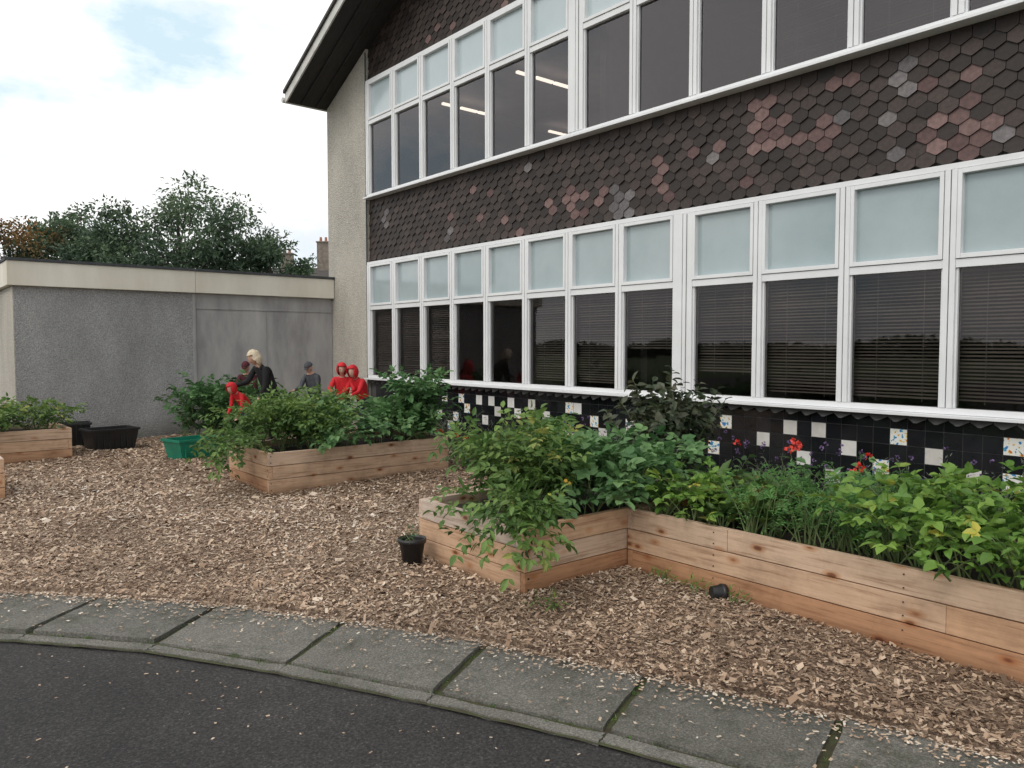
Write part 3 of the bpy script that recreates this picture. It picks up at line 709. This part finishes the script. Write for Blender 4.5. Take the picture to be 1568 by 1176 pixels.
# ------------------------------------------------------------------ trees
def tree(name,x,y,H,W,mat,nclump=80,nl=120,ls=.24,trunk=.28,base=.28,seed=1,wisp=0):
    global R; Rs=R; R=random.Random(seed)
    lv=LV(); base_z=H*base; T=Vector((x,y,0)); top=Vector((x+R.uniform(-.5,.5),y,H*.85))
    lv.st.tube([T,T+Vector((.1,0,base_z)),T.lerp(top,.6)+Vector((.3,.2,0)),top],[trunk,trunk*.8,trunk*.45,.05],8)
    for k in range(nclump):
        while True:
            u=Vector((R.uniform(-1,1),R.uniform(-1,1),R.uniform(-1,1)))
            if .2<u.length<1: break
        if u.length<.65: u=u.normalized()*R.uniform(.5,1)
        wob=1+.25*mnoise.noise(u*2.1+Vector((seed,0,0)))
        zz=base_z+(H-base_z)*(.5+.5*u.z*wob)
        c=Vector((x+u.x*W/2*wob,y+u.y*W/2*wob,min(zz,H*1.0)))
        s0=T.lerp(top,R.uniform(.3,.85)); mid=s0.lerp(c,.5)+Vector((0,0,.4))
        lv.st.tube([s0,mid,c],[trunk*.2,trunk*.1,.02],5,cap=False)
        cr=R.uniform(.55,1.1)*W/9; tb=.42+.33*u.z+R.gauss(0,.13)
        for i in range(nl):
            d=rv(1); d.normalize(); d*=R.random()**.5
            o=c+Vector((d.x*cr*1.25,d.y*cr*1.25,d.z*cr*.85))
            dd=(d+rv(.5)+Vector((0,0,-.2)))
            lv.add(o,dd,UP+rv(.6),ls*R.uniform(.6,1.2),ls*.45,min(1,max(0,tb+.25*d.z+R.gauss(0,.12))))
        if wisp and u.z>-.2 and R.random()<wisp:
            for j in range(3):
                dirn=(u+rv(.4)).normalized(); dirn.z=abs(dirn.z)*.8
                for i in range(22):
                    o=c+dirn*(cr*.6+i*.04)
                    lv.add(o+rv(.05),dirn*.5+rv(.8),UP+rv(.5),ls,ls*.38,tb)
    lv.obj(name,mat,None,M_bark); R=Rs
tree('ash_tree',14.1,47.0,10.4,11.5,M_tree,130,210,.27,.32,.18,3,.5)
tree('ash_tree.001',10.6,55.9,10.2,9.5,M_tree,90,170,.28,.3,.12,5,.2)
tree('ash_tree.002',17.2,42.5,7.4,5.2,M_tree,46,140,.25,.18,.12,6,.7)
tree('rowan_tree',6.6,54.0,9.2,8.0,M_autumn,70,150,.26,.25,.12,8,.2)
tree('sycamore_tree',1.0,58.0,9.6,11.0,M_tree,80,150,.3,.28,.1,9,.2)
lv=LV()
for k in range(220):
    yy=-90+k*1.0; hh=1.8+1.0*mnoise.noise(Vector((k*.09,0,0)))
    for i in range(60):
        lv.add(Vector((-75+R.gauss(0,.8),yy+R.gauss(0,.8),R.random()**.8*hh)),rv(),UP+rv(.6),.8,.5,R.random())
lv.obj('distant_hedge',M_tree)

# ------------------------------------------------------------------ tubs, pots
def tub(name,x,y,w,d,h,mat,ang=0,rim=.02,taper=.85,ribs=True):
    mb=MB()
    def ring(hw,hd,z): return [(-hw,-hd,z),(hw,-hd,z),(hw,hd,z),(-hw,hd,z)]
    def loop(a,b,m=0):
        for i in range(4): mb.face([a[i],a[(i+1)%4],b[(i+1)%4],b[i]],m)
    W=w/2;D=d/2
    bo=ring(W*taper,D*taper,0); to=ring(W,D,h-.03); mb.face(bo[::-1]); loop(bo,to)
    r0=ring(W+rim,D+rim,h-.03); r1=ring(W+rim,D+rim,h); loop(to,r0); loop(r0,r1)
    r2=ring(W-.008,D-.008,h); loop(r1,r2); bi=ring(W*taper-.008,D*taper-.008,.02); loop(r2,bi); mb.face(bi)
    if ribs:
        for i in range(-3,4):
            mb.box(i*w/8-.008,i*w/8+.008,-D*.93-.02,-D*.93+.01,.03,h-.035)
    o=mb.obj(name,[mat],bevel=.004); o.location=(x,y,float(gz(x,y))+.02); o.rotation_euler=(0,0,ang); return o
tub('black_plastic_crate',2.72,12.75,.66,.45,.32,M_blackpl,rad(8))
tub('black_plastic_crate.001',2.32,13.4,.5,.36,.36,M_blackpl,rad(-6))
tub('green_plastic_crate',3.40,10.95,.70,.42,.27,M_greenpl,rad(14))
def pot(name,x,y,r,h,mat,tip=None):
    bm=bmesh.new(); K=24
    prof=[(r*.7,0),(r*.96,h-.03),(r*1.06,h-.03),(r*1.06,h),(r*.97,h),(r*.95,h-.02),(r*.72,.012)]
    rows=[[bm.verts.new((rr*math.cos(2*math.pi*i/K),rr*math.sin(2*math.pi*i/K),z)) for i in range(K)] for rr,z in prof]
    for a,b in zip(rows[:-1],rows[1:]):
        for i in range(K): bm.faces.new((a[i],a[(i+1)%K],b[(i+1)%K],b[i]))
    bm.faces.new(rows[0][::-1]); bm.faces.new(rows[-1])
    so=[bm.verts.new((r*.9*math.cos(2*math.pi*i/K),r*.9*math.sin(2*math.pi*i/K),h-.035)) for i in range(K)]
    f=bm.faces.new(so); f.material_index=1
    me=bpy.data.meshes.new(name); bm.to_mesh(me); me.materials.append(mat); me.materials.append(M_soil)
    for p in me.polygons: p.use_smooth=len(p.vertices)==4
    o=link(bpy.data.objects.new(name,me)); o.location=(x,y,float(gz(x,y))+.02)
    if tip: o.rotation_euler=tip; o.location.z+=r*.7
    return o
pot('plant_pot',2.90,4.60,.095,.18,M_blackpl)
pot('plant_pot.001',3.91,2.80,.05,.09,M_blackpl,tip=(rad(95),0,rad(60)))
lv=LV(); plant(lv,2.90,4.60,.15,.09,.8,4,'narrow',.03,.6,tb=.4); lv.obj('seedling_in_pot',M_leafB)
lv=LV()
for (x,y) in ((3.9,2.9),(3.95,2.65),(3.92,3.2),(3.04,3.3),(4.05,13.6),(2.2,13.7),(3.3,13.7)):
    plant(lv,x,y,.02,.06,1.3,5,'narrow',.02,.6,start=0,tb=.6)
for i in range(3,len(sb)-2):
    for k in range(6):
        t=R.random(); x=sf[i][0]+(sf[i+1][0]-sf[i][0])*t; y=sf[i][1]+(sf[i+1][1]-sf[i][1])*t
        for q in range(8): lv.add(Vector((x+R.gauss(0,.012),y+R.gauss(0,.012),-.015)),UP*.6+rv(.6),rv(),R.uniform(.010,.024),.004,R.random()*.6)
    for k in range(3):
        t=R.random(); x=sf[i][0]+(sb[i][0]-sf[i][0])*t; y=sf[i][1]+(sb[i][1]-sf[i][1])*t
        for q in range(7): lv.add(Vector((x+R.gauss(0,.01),y+R.gauss(0,.01),-.012)),UP*.6+rv(.6),rv(),R.uniform(.010,.024),.004,R.random()*.6)
lv.obj('weeds',M_leafL)

# ------------------------------------------------------------------ people
def skin_mesh(name,verts,edges,radii,roots,sub=2):
    me=bpy.data.meshes.new(name); me.from_pydata([tuple(v) for v in verts],edges,[])
    ob=link(bpy.data.objects.new(name,me))
    sk=ob.modifiers.new('skin','SKIN'); sk.use_smooth_shade=True
    for i,r in enumerate(radii):
        s=me.skin_vertices[0].data[i]; s.radius=(r if isinstance(r,tuple) else (r,r)); s.use_root=(i in roots)
    su=ob.modifiers.new('s','SUBSURF'); su.levels=sub; su.render_levels=sub
    dg=bpy.context.evaluated_depsgraph_get(); nm=bpy.data.meshes.new_from_object(ob.evaluated_get(dg))
    bpy.data.objects.remove(ob); return nm
roots_=[]
def figure(name,loc,face,H,bend,armL,armR,top,legs,hair,headturn=0,headnod=0,style='short',hood=None,knee=0):
    s=H/1.7; e=empty(name); e.location=loc; e.rotation_euler=(0,0,face)
    B=Matrix.Translation((0,0,.92))@Matrix.Rotation(bend,4,'X')@Matrix.Translation((0,0,-.92))
    def up(x,y,z): return B@Vector((x,y,z))
    V=[];E=[];Rr=[];lab=[]
    def add(p,r,par,l):
        V.append(Vector(p)*s); Rr.append((r[0]*s,r[1]*s) if isinstance(r,tuple) else r*s); lab.append(l)
        if par is not None: E.append((par,len(V)-1))
        return len(V)-1
    pel=add((0,0,.92),(.155,.12),None,'top'); sp=add(up(0,0,1.1),(.15,.11),pel,'top'); ch=add(up(0,.0,1.28),(.17,.12),sp,'top')
    nb=add(up(0,0,1.42),(.085,.08),ch,'top'); nk=add(up(0,-.005,1.50),.052,nb,'skin'); hd=add(up(0,-.01,1.56),.05,nk,'skin')
    for sd in (-1,1):
        arm=armL if sd<0 else armR
        sh=add(up(sd*.17,0,1.385),.068,ch,'top')
        p=up(sd*.185,0,1.37); u1=Vector(arm[0]).normalized(); u2=Vector(arm[1]).normalized()
        el=add(p+u1*.27,.050,sh,'top'); wr_=add(p+u1*.27+u2*.22,.036,el,'top'); w2=p+u1*.27+u2*.25
        wv=add(w2,.024,wr_,'skin'); pm_=add(w2+u2*.05,(.036,.018),wv,'skin')
        hp=add((sd*.09,0,.86),.098,pel,'legs'); kn=add((sd*.10,-.02-knee*.25,.48-knee*.05),.066,hp,'legs'); an=add((sd*.10,.02,.10),.045,kn,'legs')
        hl=add((sd*.10,-.03,.045),.042,an,'shoe'); add((sd*.11,-.17,.035),.036,hl,'shoe')
        axis=u2; sdv=axis.cross(Vector((0,1,.2))).normalized(); nn=axis.cross(sdv).normalized()
        for i,fl in enumerate((.062,.07,.066,.052)):
            b0=w2+axis*.06+sdv*(i-1.5)*.019
            f0=add(b0,.009,None,'skin'); roots_.append(f0)
            f1=add(b0+axis*fl*.55+nn*.006,.0085,f0,'skin'); add(b0+axis*fl*.95+nn*.024,.007,f1,'skin')
        b0=w2+axis*.02+sdv*(-.028); f0=add(b0,.010,None,'skin'); roots_.append(f0)
        f1=add(b0-sdv*.024+axis*.03,.0095,f0,'skin'); add(b0-sdv*.03+axis*.06+nn*.01,.008,f1,'skin')
    me=skin_mesh(name+'_body',V,E,Rr,[0]+roots_)
    del roots_[:]
    mats={'top':0,'legs':1,'skin':2,'shoe':3}
    for m in (top,legs,M_skin,M_blackpl): me.materials.append(m)
    Vn=np.array([tuple(v) for v in V])
    EA=np.array(E); A0=Vn[EA[:,0]]; AB=Vn[EA[:,1]]-A0; DD=(AB*AB).sum(1)
    for p in me.polygons:
        c=np.array(p.center); t=np.clip(((c-A0)*AB).sum(1)/DD,0,1); d=np.linalg.norm(c-A0-AB*t[:,None],axis=1); i=int(d.argmin())
        p.material_index=mats[lab[EA[i,1] if t[i]>.45 else EA[i,0]]]; p.use_smooth=True
    link(bpy.data.objects.new('body',me),e)
    HM=Matrix.Translation(Vector(up(0,-.02,1.615))*s)@Matrix.Rotation(headturn,4,'Z')@Matrix.Rotation(bend*.6+headnod,4,'X')@Matrix.Scale(s,4)
    bm=bmesh.new(); bmesh.ops.create_uvsphere(bm,u_segments=28,v_segments=20,radius=1)
    for v in bm.verts:
        x,y,z=v.co
        w=1-.28*max(0,-z)**1.5
        v.co=Vector((x*.076*w,y*(.096-.012*max(0,-z)),z*.118))
        if y<0 and abs(x)<.2 and -.35<z<.12: v.co.y-=.022*(1-abs(x)/.2)*(1-abs(z+.15)/.27 if abs(z+.15)<.27 else 0)
        if y<-.5 and abs(abs(x)-.38)<.2 and abs(z-.05)<.15: v.co.y+=.007
        if z<-.7 and y<0: v.co.y-=.012
    for f in bm.faces: f.smooth=True
    def ell(c,r,mi):
        g=bmesh.ops.create_icosphere(bm,subdivisions=2,radius=1,matrix=Matrix.Translation(c)@Matrix.Diagonal((*r,1)))
        fs=set(f for v in g['verts'] for f in v.link_faces)
        for f in fs: f.material_index=mi; f.smooth=True
    for sd in (-1,1):
        ell((sd*.030,-.083,.006),(.012,.008,.007),1); ell((sd*.030,-.0895,.006),(.0055,.004,.0055),2)
        ell((sd*.030,-.088,.026),(.016,.005,.0035),4); ell((sd*.076,.006,-.005),(.009,.018,.03),0)
    ell((0,-.088,-.055),(.024,.007,.006),3)
    me=bpy.data.meshes.new('head'); bm.to_mesh(me)
    for m in (M_skin,M_eye,M_iris,M_lips,hair): me.materials.append(m)
    h=link(bpy.data.objects.new('head',me),e); h.matrix_local=HM
    bm=bmesh.new(); bmesh.ops.create_uvsphere(bm,u_segments=32,v_segments=24,radius=1)
    kill=[]
    for v in bm.verts:
        x,y,z=v.co; n1=mnoise.noise(Vector((x*5,y*5,z*1.5)))
        if style=='hood':
            v.co=Vector((x*.112,y*.128+.014,z*.150+.004))*(1+.04*n1)
            if y<-.55 and abs(x)<.62 and -.72<z<.58: kill.append(v)
        elif style=='cap':
            v.co=Vector((x*.085,y*.105+.004,z*.125+.012))
            if z<.18: kill.append(v)
        else:
            low=-.95 if style=='bob' else -.25
            v.co=Vector((x*(.092+.012*max(0,-z)),y*.110+.012,z*.128+.008))*(1+.12*n1)
            if style=='bob' and z<0: v.co.z=v.co.z*1.45; v.co.x*=1.18
            if z<low or (y<-.35 and z<.42 and abs(x)<.8): kill.append(v)
    bmesh.ops.delete(bm,geom=kill,context='VERTS')
    if style=='cap':
        r1=[bm.verts.new((.08*math.sin(t),-.075*math.cos(t)-.01,.034)) for t in [(-1+2*i/10)*1.1 for i in range(11)]]
        r2=[bm.verts.new((.075*math.sin(t),-.155*math.cos(t)+.0,.022)) for t in [(-1+2*i/10)*1.1 for i in range(11)]]
        for i in range(10): bm.faces.new((r1[i],r1[i+1],r2[i+1],r2[i]))
    for f in bm.faces: f.smooth=True
    me=bpy.data.meshes.new('hair'); bm.to_mesh(me); me.materials.append(hood if hood else hair)
    h=link(bpy.data.objects.new('hood' if style=='hood' else ('cap' if style=='cap' else 'hair'),me),e); h.matrix_local=HM
    so=h.modifiers.new('s','SOLIDIFY'); so.thickness=.008; so.offset=1
    return e
M_eye=pm('eye_white',(.7,.7,.7)); M_iris=pm('iris',(.02,.015,.01)); M_lips=pm('lips',(.4,.13,.11))
M_blk=pm('black_wool',(.008,.008,.009),(.016,.016,.018),30,.9,.3,90)
M_red=pm('red_fleece',(.48,.008,.015),(.66,.018,.028),20,.75,.3,90)
M_maroon=pm('maroon_knit',(.06,.012,.02),(.1,.02,.03),20,.9)
M_greyj=pm('grey_jacket',(.05,.055,.065),(.09,.095,.11),20,.8)
M_navy=pm('navy_cloth',(.012,.014,.03),(.02,.024,.045),20,.8)
M_blond=pm('blonde_hair',(.52,.42,.28),(.78,.68,.52),14,.5,stretch=(6,6,1))
M_brown=pm('brown_hair',(.03,.018,.012),(.06,.035,.02),20,.5)
dn=((0,-.15,-1),(0,-.5,-.85)); rc=((0,-.6,-.8),(0,-1,-.25))
figure('woman_in_black_coat',(4.80,11.62,.02),rad(-80),1.52,rad(30),rc,dn,M_blk,M_blk,M_blond,rad(-10),rad(10),'bob')
figure('child_in_red_hoodie',(5.80,11.25,.02),rad(-30),1.24,rad(14),((-.3,-.5,-.8),(.3,-1,-.1)),((.3,-.5,-.8),(-.3,-1,-.1)),M_red,M_navy,M_brown,0,rad(8),'hood',M_red)
figure('child_in_red_jacket',(6.08,11.05,.02),rad(-70),1.26,rad(30),rc,rc,M_red,M_navy,M_brown,rad(10),rad(-5),'hood',M_red)
figure('person_in_dark_cap',(5.79,12.2,.02),rad(-60),1.27,rad(20),rc,dn,M_greyj,M_navy,M_brown,0,rad(10),'cap',M_greyj)
figure('person_in_maroon_hat',(4.82,12.65,.02),rad(-40),1.27,rad(16),rc,dn,M_maroon,M_navy,M_brown,0,rad(8),'cap',M_maroon)
figure('child_crouching',(4.42,11.65,.02),rad(-70),1.08,rad(44),dn,dn,M_red,M_navy,M_brown,0,0,'hood',M_red,knee=.6)

# ------------------------------------------------------------------ camera, light, world
cam=bpy.data.cameras.new('camera'); cam.lens=27.09; cam.sensor_width=36; cam.clip_end=1500; cam.clip_start=.05
co=bpy.data.objects.new('camera',cam); link(co); co.location=(0,0,1.55); co.rotation_euler=(rad(90-2.81),0,rad(-39.7)); scene.camera=co
sd=bpy.data.lights.new('sun','SUN'); sd.energy=1.0; sd.angle=rad(26); sd.color=(1,.93,.84)
so=bpy.data.objects.new('sun',sd); link(so)
az=rad(-98); el=rad(46); dirv=Vector((math.sin(az)*math.cos(el),math.cos(az)*math.cos(el),math.sin(el)))
so.rotation_euler=dirv.to_track_quat('Z','Y').to_euler()
w=bpy.data.worlds.new('World'); scene.world=w; w.use_nodes=True; nt=w.node_tree; nt.nodes.clear()
out=nd(nt,'ShaderNodeOutputWorld'); bg=nd(nt,'ShaderNodeBackground'); bg.inputs['Strength'].default_value=.1
sky=nd(nt,'ShaderNodeTexSky'); sky.sky_type='NISHITA'; sky.sun_disc=False; sky.sun_elevation=el; sky.sun_rotation=az
tc=nd(nt,'ShaderNodeTexCoord'); mp=nd(nt,'ShaderNodeMapping'); mp.inputs['Scale'].default_value=(1,1,2.2); mp.inputs['Location'].default_value=(3.1,1.7,.4)
nt.links.new(tc.outputs['Generated'],mp.inputs['Vector'])
n=nd(nt,'ShaderNodeTexNoise'); n.inputs['Scale'].default_value=3.4; n.inputs['Detail'].default_value=8; n.inputs['Roughness'].default_value=.6
nt.links.new(mp.outputs['Vector'],n.inputs['Vector'])
mask=ramp(nt,[(.30,(0,0,0)),(.45,(1,1,1))],n.outputs['Fac'])
n2=nd(nt,'ShaderNodeTexNoise'); n2.inputs['Scale'].default_value=4; n2.inputs['Detail'].default_value=6; nt.links.new(mp.outputs['Vector'],n2.inputs['Vector'])
cc=ramp(nt,[(.3,(9.3,9.6,10.0)),(.58,(13.0,12.9,12.7))],n2.outputs['Fac'])
blue=mixc(nt,sky.outputs['Color'],(7.4,9.4,10.4),.9)
c=mixc(nt,blue,cc.outputs['Color'],mask.outputs['Color'])
nt.links.new(c,bg.inputs['Color']); nt.links.new(bg.outputs[0],out.inputs[0])
scene.view_settings.view_transform='Standard'; scene.view_settings.look='None'; scene.view_settings.exposure=0
